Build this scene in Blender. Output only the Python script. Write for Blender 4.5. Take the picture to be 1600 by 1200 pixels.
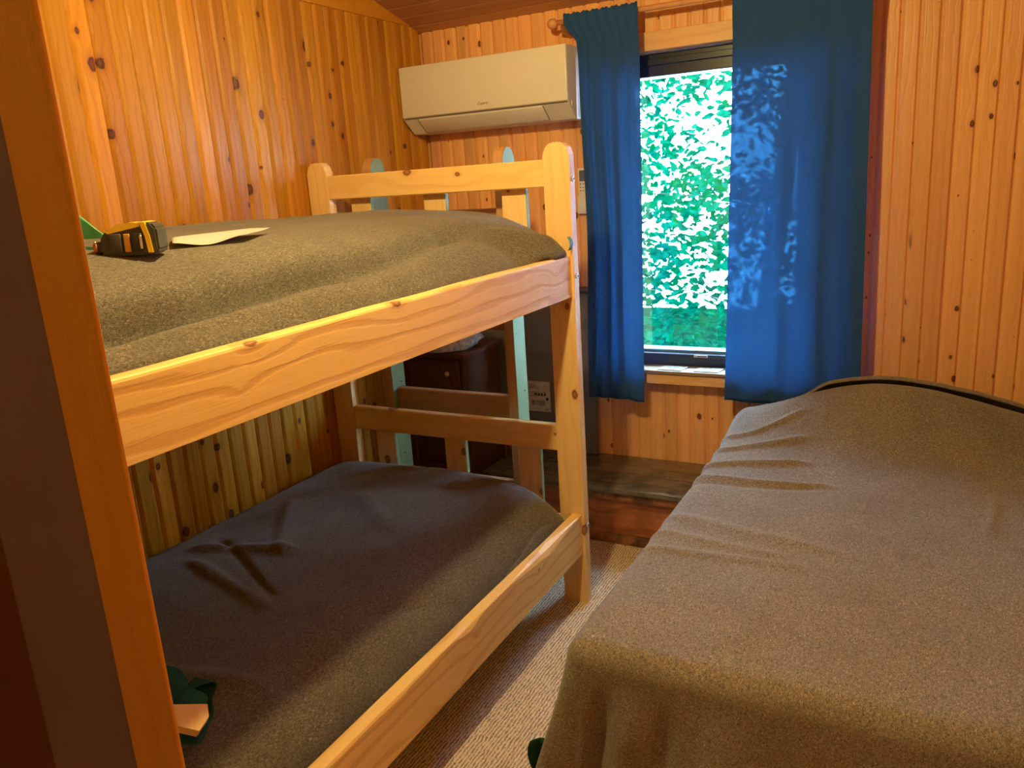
import bpy, bmesh, math, random
from mathutils import Vector, Matrix, Euler
from math import sin, cos, pi, exp, radians, hypot

S = bpy.context.scene
for o in list(bpy.data.objects): bpy.data.objects.remove(o, do_unlink=True)
COL = S.collection

# ------------------------------------------------------------ camera
cam_d = bpy.data.cameras.new('camera'); cam = bpy.data.objects.new('camera', cam_d); COL.objects.link(cam)
cam_d.sensor_width = 36; cam_d.sensor_fit = 'HORIZONTAL'; cam_d.lens = 1244.37/1600*36; cam_d.clip_start = .02
ya, pa, ra = radians(28.736), radians(14.271), radians(3.691)
fwd = Vector((-sin(ya)*cos(pa), cos(ya)*cos(pa), -sin(pa)))
rt = Vector((cos(ya), sin(ya), 0)); dn = fwd.cross(rt)
r2 = rt*cos(ra)+dn*sin(ra); d2 = -rt*sin(ra)+dn*cos(ra)
M = Matrix((r2, -d2, -fwd)).transposed().to_4x4(); M.translation = (0, 0, 1.55)
cam.matrix_world = M
S.camera = cam

# ------------------------------------------------------------ light
W = bpy.data.worlds.new('sky'); S.world = W; W.use_nodes = True
bg = W.node_tree.nodes['Background']; bg.inputs[0].default_value = (.50, .73, 1.0, 1); bg.inputs[1].default_value = 66.0
S.view_settings.view_transform = 'Standard'; S.view_settings.look = 'None'
S.view_settings.gamma = 1; S.view_settings.use_curve_mapping = False
S.view_settings.exposure = 0.0

def point(name, loc, power, color, r):
    l = bpy.data.lights.new(name, 'POINT'); l.energy = power; l.color = color; l.shadow_soft_size = r
    o = bpy.data.objects.new(name, l); COL.objects.link(o); o.location = loc
point('room_lamp', (-.885, 1.32, 2.24), 80, (1, .76, .29), .04)
point('hall_fill_light', (-.85, -.60, 2.1), 9, (1, .74, .28), .08)  # fill light added in the unseen hall to brighten door trims and bed foot

# ------------------------------------------------------------ helpers
def link(name, me, mat=None, parent=None, loc=(0, 0, 0), rot=(0, 0, 0)):
    o = bpy.data.objects.new(name, me); COL.objects.link(o)
    o.location = loc; o.rotation_euler = rot
    if parent is not None: o.parent = parent
    if mat is not None and me is not None and not me.materials: me.materials.append(mat)
    return o
def empty(name, loc=(0, 0, 0), rot=(0, 0, 0)):
    return link(name, None, None, None, loc, rot)
def tag(o, label=None, cat=None, group=None, kind=None):
    if label: o['label'] = label
    if cat: o['category'] = cat
    if group: o['group'] = group
    if kind: o['kind'] = kind
    return o
def mesh(name, vs, fs, smooth=False):
    me = bpy.data.meshes.new(name); me.from_pydata(vs, [], fs); me.update()
    if smooth:
        for p in me.polygons: p.use_smooth = True
    return me
def fix(me):
    bm = bmesh.new(); bm.from_mesh(me); bmesh.ops.recalc_face_normals(bm, faces=bm.faces); bm.to_mesh(me); bm.free(); return me
def box_me(name, sx, sy, sz, bev=.0, seg=1, c=(0, 0, 0)):
    bm = bmesh.new(); bmesh.ops.create_cube(bm, size=1)
    for v in bm.verts: v.co = Vector((v.co.x*sx+c[0], v.co.y*sy+c[1], v.co.z*sz+c[2]))
    if bev > 0: bmesh.ops.bevel(bm, geom=list(bm.edges), offset=bev, segments=seg, affect='EDGES', profile=.5)
    me = bpy.data.meshes.new(name); bm.to_mesh(me); bm.free()
    if seg > 1:
        for p in me.polygons: p.use_smooth = True
    return me
def box(name, a, b, mat, parent=None, bev=.002, seg=1):
    """box between two world corners, origin at its centre"""
    c = [(a[i]+b[i])/2 for i in range(3)]; s = [abs(b[i]-a[i]) for i in range(3)]
    off = parent.location if parent is not None else Vector((0, 0, 0))
    return link(name, box_me(name, *s, bev, seg), mat, parent, [c[i]-off[i] for i in range(3)])
def prism(name, pts, h, axis='y', smooth=False):
    """extrude 2D polygon (u,w). axis y: u->x,w->z extruded in y ; axis z: u->x,w->y extruded z; axis x: u->y,w->z extruded x"""
    n = len(pts)
    def P(u, w, t):
        return {'y': (u, t, w), 'z': (u, w, t), 'x': (t, u, w)}[axis]
    vs = [P(u, w, 0) for u, w in pts]+[P(u, w, h) for u, w in pts]
    fs = [tuple(range(n)), tuple(range(2*n-1, n-1, -1))]+[(i, i+n, (i+1) % n+n, (i+1) % n) for i in range(n)]
    return fix(mesh(name, vs, fs, smooth))
def cyl_me(name, r, h, n=16, r2=None, axis='z'):
    bm = bmesh.new(); bmesh.ops.create_cone(bm, cap_ends=True, segments=n, radius1=r, radius2=r if r2 is None else r2, depth=h)
    if axis == 'x': bmesh.ops.rotate(bm, verts=bm.verts, matrix=Matrix.Rotation(pi/2, 3, 'Y'))
    if axis == 'y': bmesh.ops.rotate(bm, verts=bm.verts, matrix=Matrix.Rotation(pi/2, 3, 'X'))
    me = bpy.data.meshes.new(name); bm.to_mesh(me); bm.free()
    for p in me.polygons: p.use_smooth = len(p.vertices) == 4
    return me
def sphere_me(name, r, sc=(1, 1, 1), n=12):
    bm = bmesh.new(); bmesh.ops.create_uvsphere(bm, u_segments=n*2, v_segments=n, radius=r)
    for v in bm.verts: v.co = Vector((v.co.x*sc[0], v.co.y*sc[1], v.co.z*sc[2]))
    me = bpy.data.meshes.new(name); bm.to_mesh(me); bm.free()
    for p in me.polygons: p.use_smooth = True
    return me
def tube_me(name, pts, r, n=8):
    vs, fs = [], []
    for i, p in enumerate(pts):
        p = Vector(p); t = (Vector(pts[min(i+1, len(pts)-1)])-Vector(pts[max(i-1, 0)])).normalized()
        a = t.cross(Vector((0, 0, 1)));
        if a.length < .1: a = t.cross(Vector((1, 0, 0)))
        a.normalize(); b = t.cross(a)
        for k in range(n):
            q = p+a*r*cos(2*pi*k/n)+b*r*sin(2*pi*k/n); vs.append(tuple(q))
    for i in range(len(pts)-1):
        for k in range(n): fs.append((i*n+k, i*n+(k+1) % n, (i+1)*n+(k+1) % n, (i+1)*n+k))
    fs += [tuple(range(n)), tuple(range(len(vs)-n, len(vs)))]
    return fix(mesh(name, vs, fs, True))
def grid_me(name, nu, nv, f, thick=0.004):
    """f(u,v) in [0,1]^2 -> point; two-sided sheet of given thickness"""
    P = [[Vector(f(i/nu, j/nv)) for i in range(nu+1)] for j in range(nv+1)]
    top, bot = [], []
    for j in range(nv+1):
        for i in range(nu+1):
            du = P[j][min(i+1, nu)]-P[j][max(i-1, 0)]; dv = P[min(j+1, nv)][i]-P[max(j-1, 0)][i]
            n = du.cross(dv)
            n = n.normalized() if n.length > 1e-12 else Vector((0, 0, 1))
            top.append(tuple(P[j][i])); bot.append(tuple(P[j][i]-n*thick))
    N = (nu+1)*(nv+1); vs = top+bot; fs = []
    I = lambda i, j: j*(nu+1)+i
    for j in range(nv):
        for i in range(nu):
            a, b, c, d = I(i, j), I(i+1, j), I(i+1, j+1), I(i, j+1)
            fs.append((a, b, c, d)); fs.append((a+N, d+N, c+N, b+N))
    for i in range(nu):
        a, b = I(i, 0), I(i+1, 0); fs.append((a, a+N, b+N, b))
        a, b = I(i, nv), I(i+1, nv); fs.append((a, b, b+N, a+N))
    for j in range(nv):
        a, b = I(0, j), I(0, j+1); fs.append((a, b, b+N, a+N))
        a, b = I(nu, j), I(nu, j+1); fs.append((a, a+N, b+N, b))
    return mesh(name, vs, fs, True)
def lerp_table(T, x):
    if x <= T[0][0]: return T[0][1]
    for (a, p), (b, q) in zip(T, T[1:]):
        if x <= b:
            t = (x-a)/(b-a); t = t*t*(3-2*t)*.35+t*.65; return p+(q-p)*t
    return T[-1][1]
def ss(a, b, x):
    t = min(1, max(0, (x-a)/(b-a))); return t*t*(3-2*t)
_R = random.Random(5)
_L = [[_R.uniform(-1, 1) for _ in range(64)] for _ in range(64)]
def vn(x, y):
    i, j = math.floor(x), math.floor(y); u, v = x-i, y-j; u = u*u*(3-2*u); v = v*v*(3-2*v)
    g = lambda a, b: _L[b % 64][a % 64]
    return (g(i, j)*(1-u)+g(i+1, j)*u)*(1-v)+(g(i, j+1)*(1-u)+g(i+1, j+1)*u)*v

# ------------------------------------------------------------ materials
class NT:
    def __init__(s, name):
        s.m = bpy.data.materials.new(name); s.m.use_nodes = True; s.t = s.m.node_tree; s.t.nodes.clear()
        s.out = s.n('ShaderNodeOutputMaterial')
    def n(s, ty, **k):
        x = s.t.nodes.new(ty)
        for a, b in k.items(): setattr(x, a, b)
        return x
    def l(s, a, b): s.t.links.new(a, b)
    def inp(s, sock, v):
        if hasattr(v, 'is_output') or isinstance(v, bpy.types.NodeSocket): s.l(v, sock)
        elif isinstance(v, tuple) and len(v) == 3 and sock.type == 'RGBA': sock.default_value = (*v, 1)
        else: sock.default_value = v
    def math(s, op, a, b=0.0, c=None, clamp=False):
        x = s.n('ShaderNodeMath', operation=op, use_clamp=clamp); s.inp(x.inputs[0], a); s.inp(x.inputs[1], b)
        if c is not None: s.inp(x.inputs[2], c)
        return x.outputs[0]
    def mr(s, v, a, b, c=0.0, d=1.0):
        x = s.n('ShaderNodeMapRange'); x.interpolation_type = 'SMOOTHSTEP'
        s.inp(x.inputs[0], v)
        for i, q in zip((1, 2, 3, 4), (a, b, c, d)): s.inp(x.inputs[i], q)
        return x.outputs[0]
    def mix(s, f, a, b, blend='MIX'):
        x = s.n('ShaderNodeMix', data_type='RGBA', blend_type=blend); s.inp(x.inputs[0], f); s.inp(x.inputs[6], a); s.inp(x.inputs[7], b)
        return x.outputs[2]
    def noise(s, vec, sc, det=3, rough=.5, dist=0.0):
        x = s.n('ShaderNodeTexNoise'); s.l(vec, x.inputs['Vector']); x.inputs['Scale'].default_value = sc
        x.inputs['Detail'].default_value = det; x.inputs['Roughness'].default_value = rough; x.inputs['Distortion'].default_value = dist
        return x.outputs[0]
    def comb(s, a, b, c):
        x = s.n('ShaderNodeCombineXYZ')
        for i, v in enumerate((a, b, c)): s.inp(x.inputs[i], v)
        return x.outputs[0]
    def bsdf(s, color, rough=.5, normal=None, spec=.5, **k):
        b = s.n('ShaderNodeBsdfPrincipled'); s.inp(b.inputs['Base Color'], color); s.inp(b.inputs['Roughness'], rough)
        b.inputs['Specular IOR Level'].default_value = spec
        for a, v in k.items(): s.inp(b.inputs[a], v)
        if normal is not None: s.l(normal, b.inputs['Normal'])
        s.l(b.outputs[0], s.out.inputs[0]); return b
    def bump(s, h, strength, dist):
        b = s.n('ShaderNodeBump'); s.l(h, b.inputs['Height']); b.inputs['Strength'].default_value = strength; b.inputs['Distance'].default_value = dist
        return b.outputs[0]

def flat(name, color, rough=.6, spec=.4, var=.08, metal=0.0, sc=40, bump=.1):
    N = NT(name); tc = N.n('ShaderNodeTexCoord').outputs['Object']
    n = N.noise(tc, sc, 4, .6)
    c2 = tuple(c*(1-var*2) for c in color); c1 = tuple(min(1, c*(1+var)) for c in color)
    col = N.mix(N.mr(n, .3, .7), c2, c1)
    b = N.bsdf(col, rough, N.bump(n, bump, .001), spec); b.inputs['Metallic'].default_value = metal
    return N.m

def wood(name, base, dark, knot, axis='Z', across='X', rough=.38, rings=.35, ringscale=55, knots=.55, cell=.13, kr=.013,
         rnd=.25, spec=.45, dirt=0.0, dirtcol=(.05, .03, .02), coat=0.0, contrast=1.0):
    """axis: local long axis; across: local face-width axis"""
    N = NT(name); tc = N.n('ShaderNodeTexCoord').outputs['Object']; sp = N.n('ShaderNodeSeparateXYZ'); N.l(tc, sp.inputs[0])
    oi = N.n('ShaderNodeObjectInfo').outputs['Random']
    W_ = sp.outputs['XYZ'.index(axis)]; U = sp.outputs['XYZ'.index(across)]
    rest = [q for q in 'XYZ' if q not in (axis, across)][0]; D = sp.outputs['XYZ'.index(rest)]
    U = N.math('ADD', U, N.math('MULTIPLY', D, .6))
    u = N.math('ADD', U, N.math('MULTIPLY', oi, 31.7)); w = N.math('ADD', W_, N.math('MULTIPLY', oi, 57.3))
    # knots
    v = N.n('ShaderNodeTexVoronoi', voronoi_dimensions='2D'); N.l(N.comb(N.math('DIVIDE', u, cell), N.math('DIVIDE', w, cell*1.5), 0.0), v.inputs['Vector'])
    v.inputs['Scale'].default_value = 1; v.inputs['Randomness'].default_value = .95
    sc = N.n('ShaderNodeSeparateColor'); N.l(v.outputs['Color'], sc.inputs[0])
    d = N.math('MULTIPLY', v.outputs['Distance'], cell)
    R = N.math('MULTIPLY', N.math('MAXIMUM', N.math('SUBTRACT', sc.outputs[0], 1-knots), 0.0), kr/max(knots, .01))
    R = N.math('ADD', R, 1e-5)
    wob = N.noise(N.comb(u, w, oi), 90, 2)
    dd = N.math('MULTIPLY', d, N.math('ADD', .75, N.math('MULTIPLY', wob, .5)))
    q = N.math('DIVIDE', dd, R)
    kmask = N.mr(q, .75, 1.15, 1.0, 0.0); halo = N.mr(q, .9, 2.6, 1.0, 0.0)
    # grain
    low = N.noise(N.comb(N.math('MULTIPLY', u, 9), N.math('MULTIPLY', w, 1.5), oi), 1.0, 2)
    near = N.math('POWER', 2.718, N.math('MULTIPLY', d, -30.0))
    uu = N.math('ADD', N.math('MULTIPLY', u, ringscale), N.math('ADD', N.math('MULTIPLY', low, 7.0), N.math('MULTIPLY', near, N.math('MULTIPLY', sc.outputs[0], 4.0))))
    fine = N.noise(N.comb(N.math('MULTIPLY', u, 260), N.math('MULTIPLY', w, 6), oi), 1.0, 4, .6)
    ring = N.math('SINE', N.math('ADD', N.math('MULTIPLY', uu, 2.2), N.math('MULTIPLY', fine, 1.3)))
    ring = N.mr(ring, .25, 1.0, 0.0, 1.0)
    streak = N.noise(N.comb(N.math('MULTIPLY', u, 38), N.math('MULTIPLY', w, .9), oi), 1.0, 3)
    f = N.math('ADD', N.math('MULTIPLY', ring, rings), N.math('MULTIPLY', N.mr(streak, .35, .75), .35*contrast))
    f = N.math('ADD', f, N.math('MULTIPLY', N.mr(fine, .3, .8), .18*contrast), clamp=True)
    col = N.mix(f, base, dark)
    col = N.mix(N.math('MULTIPLY', halo, .45), col, dark)
    kc = N.mix(N.mr(q, .3, .95), tuple(min(1, k*2.2) for k in knot), knot)
    col = N.mix(kmask, col, kc)
    # pitch streaks
    ps = N.noise(N.comb(N.math('MULTIPLY', u, 30), N.math('MULTIPLY', w, 3.0), N.math('MULTIPLY', oi, 9)), 1.0, 2)
    col = N.mix(N.mr(ps, .78, .84, 0, .6*contrast if knots > 0 else 0), col, knot)
    if dirt > 0:
        dn_ = N.noise(tc, 7, 5, .65); col = N.mix(N.mr(dn_, .45, .65, 0, dirt), col, dirtcol)
    k = N.math('ADD', 1-rnd*.6, N.math('MULTIPLY', N.math('FRACT', N.math('MULTIPLY', oi, 7.31)), rnd))
    hs = N.n('ShaderNodeHueSaturation'); N.l(col, hs.inputs['Color']); N.l(k, hs.inputs['Value'])
    N.inp(hs.inputs['Hue'], N.math('ADD', (.5-.004*rnd*4), N.math('MULTIPLY', N.math('FRACT', N.math('MULTIPLY', oi, 3.77)), .008*rnd*4)))
    h = N.math('ADD', N.math('MULTIPLY', ring, -.5), N.math('MULTIPLY', fine, .4)); h = N.math('ADD', h, N.math('MULTIPLY', kmask, -.4))
    b = N.bsdf(hs.outputs[0], rough, N.bump(h, .5, .0016), spec)
    b.inputs['Coat Weight'].default_value = coat; b.inputs['Coat Roughness'].default_value = .25
    return N.m

def wool(name, c1, c2, c3, sheen=.25):
    N = NT(name); tc = N.n('ShaderNodeTexCoord').outputs['Object']
    mp = N.n('ShaderNodeMapping'); N.l(tc, mp.inputs[0]); mp.inputs['Scale'].default_value = (1, .45, 1)
    n1 = N.noise(mp.outputs[0], 330, 3, .7, 1.2); n2 = N.noise(tc, 900, 2, .6); n3 = N.noise(tc, 6, 3, .5)
    f = N.mr(N.math('ADD', N.math('MULTIPLY', n1, .75), N.math('MULTIPLY', n2, .25)), .36, .64)
    col = N.mix(f, c1, c2); col = N.mix(N.mr(n1, .62, .72), col, c3)
    col = N.mix(N.math('MULTIPLY', N.mr(n3, .35, .7), .18), col, c1)
    n4 = N.noise(tc, 60, 3)
    b = N.bsdf(col, .95, N.bump(N.math('ADD', n1, N.math('MULTIPLY', n4, .8)), .55, .0022), .12)
    b.inputs['Sheen Weight'].default_value = sheen; b.inputs['Sheen Roughness'].default_value = .5
    return N.m

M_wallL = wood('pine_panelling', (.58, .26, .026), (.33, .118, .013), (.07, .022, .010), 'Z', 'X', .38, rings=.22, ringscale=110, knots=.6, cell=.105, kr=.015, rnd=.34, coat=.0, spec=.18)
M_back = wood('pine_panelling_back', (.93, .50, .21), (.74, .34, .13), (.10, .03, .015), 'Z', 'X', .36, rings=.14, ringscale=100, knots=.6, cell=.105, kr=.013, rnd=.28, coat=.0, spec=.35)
M_ceil = wood('pine_ceiling_boards', (.48, .23, .11), (.33, .14, .07), (.10, .03, .015), 'X', 'Y', .45, rings=.15, ringscale=90, knots=.35, cell=.2, kr=.012, rnd=.2)
M_bunkY = wood('bunk_pine_rail', (.90, .63, .25), (.68, .38, .12), (.20, .08, .03), 'Y', 'Z', .45, rings=.55, ringscale=62, knots=.45, cell=.20, kr=.020, rnd=.1, contrast=.7)
M_bunkX = wood('bunk_pine_crossrail', (.88, .60, .25), (.74, .44, .16), (.20, .08, .03), 'X', 'Z', .45, rings=.30, ringscale=40, knots=.6, cell=.13, kr=.018, rnd=.1, contrast=.6)
M_bunkZ = wood('bunk_pine_post', (.94, .66, .30), (.80, .44, .16), (.18, .07, .03), 'Z', 'X', .45, rings=.18, ringscale=60, knots=.6, cell=.15, kr=.019, rnd=.1, contrast=.6)
M_trim = wood('varnished_trim', (.60, .27, .025), (.48, .19, .015), (.12, .04, .01), 'Z', 'X', .35, rings=.10, ringscale=50, knots=0, rnd=.05, contrast=.4)
M_trimX = wood('window_trim_pine', (.82, .48, .20), (.62, .30, .10), (.2, .08, .03), 'X', 'Z', .4, rings=.2, ringscale=60, knots=.1, rnd=.05, contrast=.5)
M_sill = wood('window_sill_wood', (.26, .18, .09), (.19, .12, .05), (.2, .08, .03), 'X', 'Y', .5, rings=.2, ringscale=60, knots=.1, rnd=.05, contrast=.5)
M_brown = flat('brown_painted_board', (.17, .11, .09), .45, .4, .06, sc=3)
M_dark = flat('dark_red_wall', (.11, .03, .012), .5, .4, .06, sc=3)
M_bench = wood('worn_bench_top', (.20, .16, .11), (.07, .06, .045), (.02, .02, .02), 'X', 'Y', .22, rings=.4, ringscale=30, knots=0, rnd=0, dirt=.7, dirtcol=(.045, .06, .05), spec=.6)
M_benchf = wood('worn_bench_front', (.50, .17, .06), (.24, .07, .03), (.02, .02, .02), 'X', 'Z', .35, rings=.5, ringscale=30, knots=0, rnd=.1, dirt=.35, dirtcol=(.06, .02, .015))
M_benche = wood('worn_bench_edge', (.46, .17, .06), (.13, .05, .03), (.02, .02, .02), 'X', 'Z', .35, rings=.3, ringscale=60, knots=.2, rnd=.1, dirt=.8, dirtcol=(.03, .018, .014))
M_dresser = wood('dark_stained_dresser', (.115, .045, .028), (.055, .022, .016), (.02, .01, .01), 'Z', 'X', .4, rings=.3, ringscale=60, knots=0, rnd=.1)
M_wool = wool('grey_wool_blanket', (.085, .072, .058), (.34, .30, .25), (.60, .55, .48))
M_wool2 = wool('grey_wool_blanket_bunk', (.055, .048, .040), (.215, .195, .16), (.42, .38, .31))  # same wool in a darker copy, colour lowered to offset the near lamp
M_green = flat('green_sheet', (.012, .075, .045), .85, .2, .12, sc=30)
M_mint = flat('light_green_pillowcase', (.16, .60, .34), .85, .2, .06, sc=30)
M_black = flat('black_plastic', (.018, .018, .017), .35, .5, .1)
M_dgrey = flat('grey_rubber', (.06, .06, .052), .5, .4, .1)
M_yel = flat('yellow_plastic', (.85, .60, .03), .4, .5, .03)
M_gold = flat('amber_plastic', (.65, .33, .04), .3, .5, .05)
M_red = flat('red_brown_metal', (.45, .14, .07), .35, .5, .05)
M_steel = flat('steel', (.6, .6, .58), .35, .5, .1, metal=.9)
M_paper = flat('white_paper', (.46, .44, .43), .8, .2, .02)
M_white = flat('white_plastic_casing', (.82, .80, .76), .16, .5, .01, sc=3, bump=.0)
M_whiteb = flat('white_plastic_matte', (.80, .79, .77), .4, .4, .01, sc=3, bump=.0)
M_cream = flat('cream_plastic', (.82, .78, .70), .4, .4, .02)
M_screen = flat('grey_lcd', (.13, .15, .17), .2, .5, .02)
M_ink = flat('dark_ink', (.02, .02, .022), .7, .2, .0)
M_panel = flat('dark_grey_panel', (.15, .14, .15), .33, .5, .04, sc=5)
M_frame = flat('black_window_frame', (.018, .024, .04), .3, .5, .05)
M_rod = flat('wooden_rod', (.70, .34, .15), .4, .4, .08, sc=20)
M_mpaint = NT('peeling_green_paint')
N = M_mpaint; tc = N.n('ShaderNodeTexCoord').outputs['Object']; n = N.noise(tc, 45, 5, .7)
N.bsdf(N.mix(N.mr(n, .62, .66), (.19, .25, .115), (.11, .08, .04)), .6, N.bump(n, .3, .001), .4); M_mpaint = N.m
M_ladder = wood('ladder_pine', (.60, .33, .15), (.38, .18, .07), (.12, .05, .02), 'Z', 'X', .5, rings=.25, ringscale=50, knots=.4, cell=.15, kr=.012, rnd=.1)
M_ladderX = wood('ladder_pine_rung', (.50, .27, .13), (.32, .15, .07), (.10, .04, .02), 'X', 'Z', .5, rings=.25, ringscale=50, knots=.4, cell=.15, kr=.012, rnd=.1)
M_ptag = flat('yellow_tag', (.75, .58, .15), .6, .3, .03)
M_blue = flat('light_blue_label', (.10, .38, .62), .7, .2, .06)

def carpet_mat():
    N = NT('ribbed_carpet'); tc = N.n('ShaderNodeTexCoord').outputs['Object']; sp = N.n('ShaderNodeSeparateXYZ'); N.l(tc, sp.inputs[0])
    w = N.noise(tc, 25, 3); x = N.math('ADD', sp.outputs[0], N.math('MULTIPLY', w, .014))
    r = N.math('SINE', N.math('MULTIPLY', x, 2*pi/.0105)); r = N.math('MULTIPLY_ADD', r, .5, .5)
    mp = N.n('ShaderNodeMapping'); N.l(tc, mp.inputs[0]); mp.inputs['Scale'].default_value = (1, .35, 1)
    f = N.noise(mp.outputs[0], 300, 3, .7)
    h = N.math('MULTIPLY', r, N.math('ADD', .4, f))
    col = N.mix(N.mr(N.math('ADD', N.math('MULTIPLY', h, .28), N.math('MULTIPLY', f, .95)), .36, .72), (.20, .155, .11), (.86, .70, .50))
    N.bsdf(col, .95, N.bump(N.math('ADD', h, N.math('MULTIPLY', f, .8)), .7, .003), .1); return N.m
M_carpet = carpet_mat()

def curtain_mat(name, sheer):
    N = NT(name); tc = N.n('ShaderNodeTexCoord').outputs['Object']
    n = N.noise(tc, 500, 2); c = N.mix(n, (.05, .15, .46), (.07, .20, .62))
    d = N.n('ShaderNodeBsdfDiffuse'); N.l(c, d.inputs[0])
    t = N.n('ShaderNodeBsdfTranslucent'); t.inputs[0].default_value = (.045, .19, .36, 1)
    p = N.n('ShaderNodeBsdfTransparent'); p.inputs[0].default_value = (.13, .30, .42, 1)
    m1 = N.n('ShaderNodeMixShader'); m1.inputs[0].default_value = .42; N.l(d.outputs[0], m1.inputs[1]); N.l(t.outputs[0], m1.inputs[2])
    m2 = N.n('ShaderNodeMixShader'); m2.inputs[0].default_value = sheer; N.l(m1.outputs[0], m2.inputs[1]); N.l(p.outputs[0], m2.inputs[2])
    N.l(m2.outputs[0], N.out.inputs[0]); return N.m
M_cur = curtain_mat('navy_curtain_fabric', .20)

def glass_mat():
    N = NT('window_glass'); g = N.n('ShaderNodeBsdfGlossy'); g.inputs['Roughness'].default_value = .02
    t = N.n('ShaderNodeBsdfTransparent'); t.inputs[0].default_value = (.94, .98, .97, 1)
    m = N.n('ShaderNodeMixShader'); m.inputs[0].default_value = .05; N.l(t.outputs[0], m.inputs[1]); N.l(g.outputs[0], m.inputs[2])
    N.l(m.outputs[0], N.out.inputs[0]); return N.m
M_glass = glass_mat()
def bag_mat():
    N = NT('crinkled_plastic'); tc = N.n('ShaderNodeTexCoord').outputs['Object']; n = N.noise(tc, 30, 5, .7, 1.0)
    N.bsdf(N.mix(N.mr(n, .35, .65), (.34, .27, .21), (.62, .52, .42)), .22, N.bump(n, 1.0, .01), .6); return N.m
M_bag = bag_mat()

# ------------------------------------------------------------ room shell
XL, XR, YB, YF, ZS = -2.208, .335, 3.35, .46, 2.24
SL = .264
def zc(y): return ZS+SL*(YB-y)

floor = box('floor', (XL-.1, -1.6, -.05), (XR+.1, YB+.1, 0), M_carpet, None, 0); tag(floor, kind='structure')
PW = .0655
def plank_profile(w):
    g = .0025
    return [(0, .014), (0, .008), (.0015, .008), (.0030, .0062), (.0115, .0004), (.0135, .0), (w-.0085, .0), (w-.0065, .0012), (w-.0025, .0062), (w-.001, .008), (w, .008), (w, .014)]
def plank_me(name, w, h, sl=0.0):
    """local: x across, y depth (front face at y=0, looking -y), z up from 0..h (+sl*x at top)"""
    P = plank_profile(w); n = len(P)
    vs = [(x, y, 0) for x, y in P]+[(x, y, h+sl*x) for x, y in P]
    fs = [tuple(range(n)), tuple(range(n, 2*n))]+[(i, (i+1) % n, (i+1) % n+n, i+n) for i in range(n)]
    return fix(mesh(name, vs, fs))
# left wall: backing slab + planks; local x of plank -> world y descending
def slab_poly(name, pts, x0, x1, mat):
    me = prism(name, pts, x1-x0, 'x'); o = link(name, me, mat, None, (x0, 0, 0)); tag(o, kind='structure'); return o
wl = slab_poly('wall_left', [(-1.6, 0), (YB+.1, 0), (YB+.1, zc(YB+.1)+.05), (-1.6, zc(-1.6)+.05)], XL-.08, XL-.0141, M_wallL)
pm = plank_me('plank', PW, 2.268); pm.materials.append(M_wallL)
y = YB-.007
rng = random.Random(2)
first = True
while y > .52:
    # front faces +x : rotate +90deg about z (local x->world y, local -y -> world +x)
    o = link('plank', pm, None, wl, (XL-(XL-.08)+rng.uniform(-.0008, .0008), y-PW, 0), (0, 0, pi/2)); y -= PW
# gable board above the planks on left wall (horizontal smooth board)
gb = prism('gable_board', [(.5, 2.262), (YB-.07, 2.262), (.5, zc(.5)-.002)], .016, 'x'); gb.materials.append(M_trim)
link('gable_board', gb, None, wl, (XL+.006-.016-(XL-.08)+.0, 0, 0))

# back wall
PB = .0635
wb = empty('wall_back', (0, YB, 0)); tag(wb, kind='structure')
OX0, OX1, OZ0, OZ1 = XL+15*PB, XL+28*PB, .69, 2.022
def bslab(a, b): box('wall_core', a, b, M_back, wb, 0)
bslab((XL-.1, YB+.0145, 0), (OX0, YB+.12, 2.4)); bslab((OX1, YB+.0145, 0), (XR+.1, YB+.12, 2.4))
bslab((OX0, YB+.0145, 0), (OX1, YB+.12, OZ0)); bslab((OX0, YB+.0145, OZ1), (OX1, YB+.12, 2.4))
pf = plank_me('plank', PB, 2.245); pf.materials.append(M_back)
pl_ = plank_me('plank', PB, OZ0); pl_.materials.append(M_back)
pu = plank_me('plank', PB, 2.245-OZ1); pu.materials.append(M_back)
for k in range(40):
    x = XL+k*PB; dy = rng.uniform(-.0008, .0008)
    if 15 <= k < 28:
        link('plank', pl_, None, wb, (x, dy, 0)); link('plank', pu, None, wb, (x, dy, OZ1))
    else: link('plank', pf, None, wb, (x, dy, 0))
# right wall
wr = slab_poly('wall_right', [(-1.6, 0), (YB, 0), (YB, zc(YB)+.05), (-1.6, zc(-1.6)+.05)], XR+.014, XR+.08, M_back)
pr = plank_me('plank', PW, 2.245); pr.materials.append(M_back)
y = YB-.007
while y > 1.2:
    link('plank', pr, None, wr, (0, y, 0), (0, 0, -pi/2)); y -= PW
tag(box('trim_5', (XR-.03, YB-.016, .0), (XR-.001, YB-.001, 2.235), M_back, None, .002), kind='structure')
# ceiling: boards run across, sloping up towards the viewer
th = math.atan(SL)
ce = box('ceiling', (XL-.1, -1.65, 0), (XR+.1, YB+.15, .04), M_ceil, None, 0); tag(ce, kind='structure')
cl = (YB+1.8)/1
ce.rotation_euler = (-th, 0, 0); cy = (YB+.15-1.65)/2
ce.location = (ce.location.x, cy, zc(cy)+.05); 
PC = .092
def ceil_plank_me(w, L):
    P = [(0, .012), (0, .005), (.004, .005), (.006, 0), (w-.008, 0), (w-.006, .004), (w-.0045, .001), (w-.002, 0), (w, .004), (w, .012)]
    n = len(P); vs = [(0, a, b) for a, b in P]+[(L, a, b) for a, b in P]
    fs = [tuple(range(n)), tuple(range(n, 2*n))]+[(i, (i+1) % n, (i+1) % n+n, i+n) for i in range(n)]
    return fix(mesh('plank', vs, fs))
cm = ceil_plank_me(PC, XR-XL+.02); cm.materials.append(M_ceil)
Rm = Matrix.Rotation(-th, 4, 'X'); Pinv = (Matrix.Translation(ce.location) @ Rm).inverted()
y = YB+.02
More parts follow.
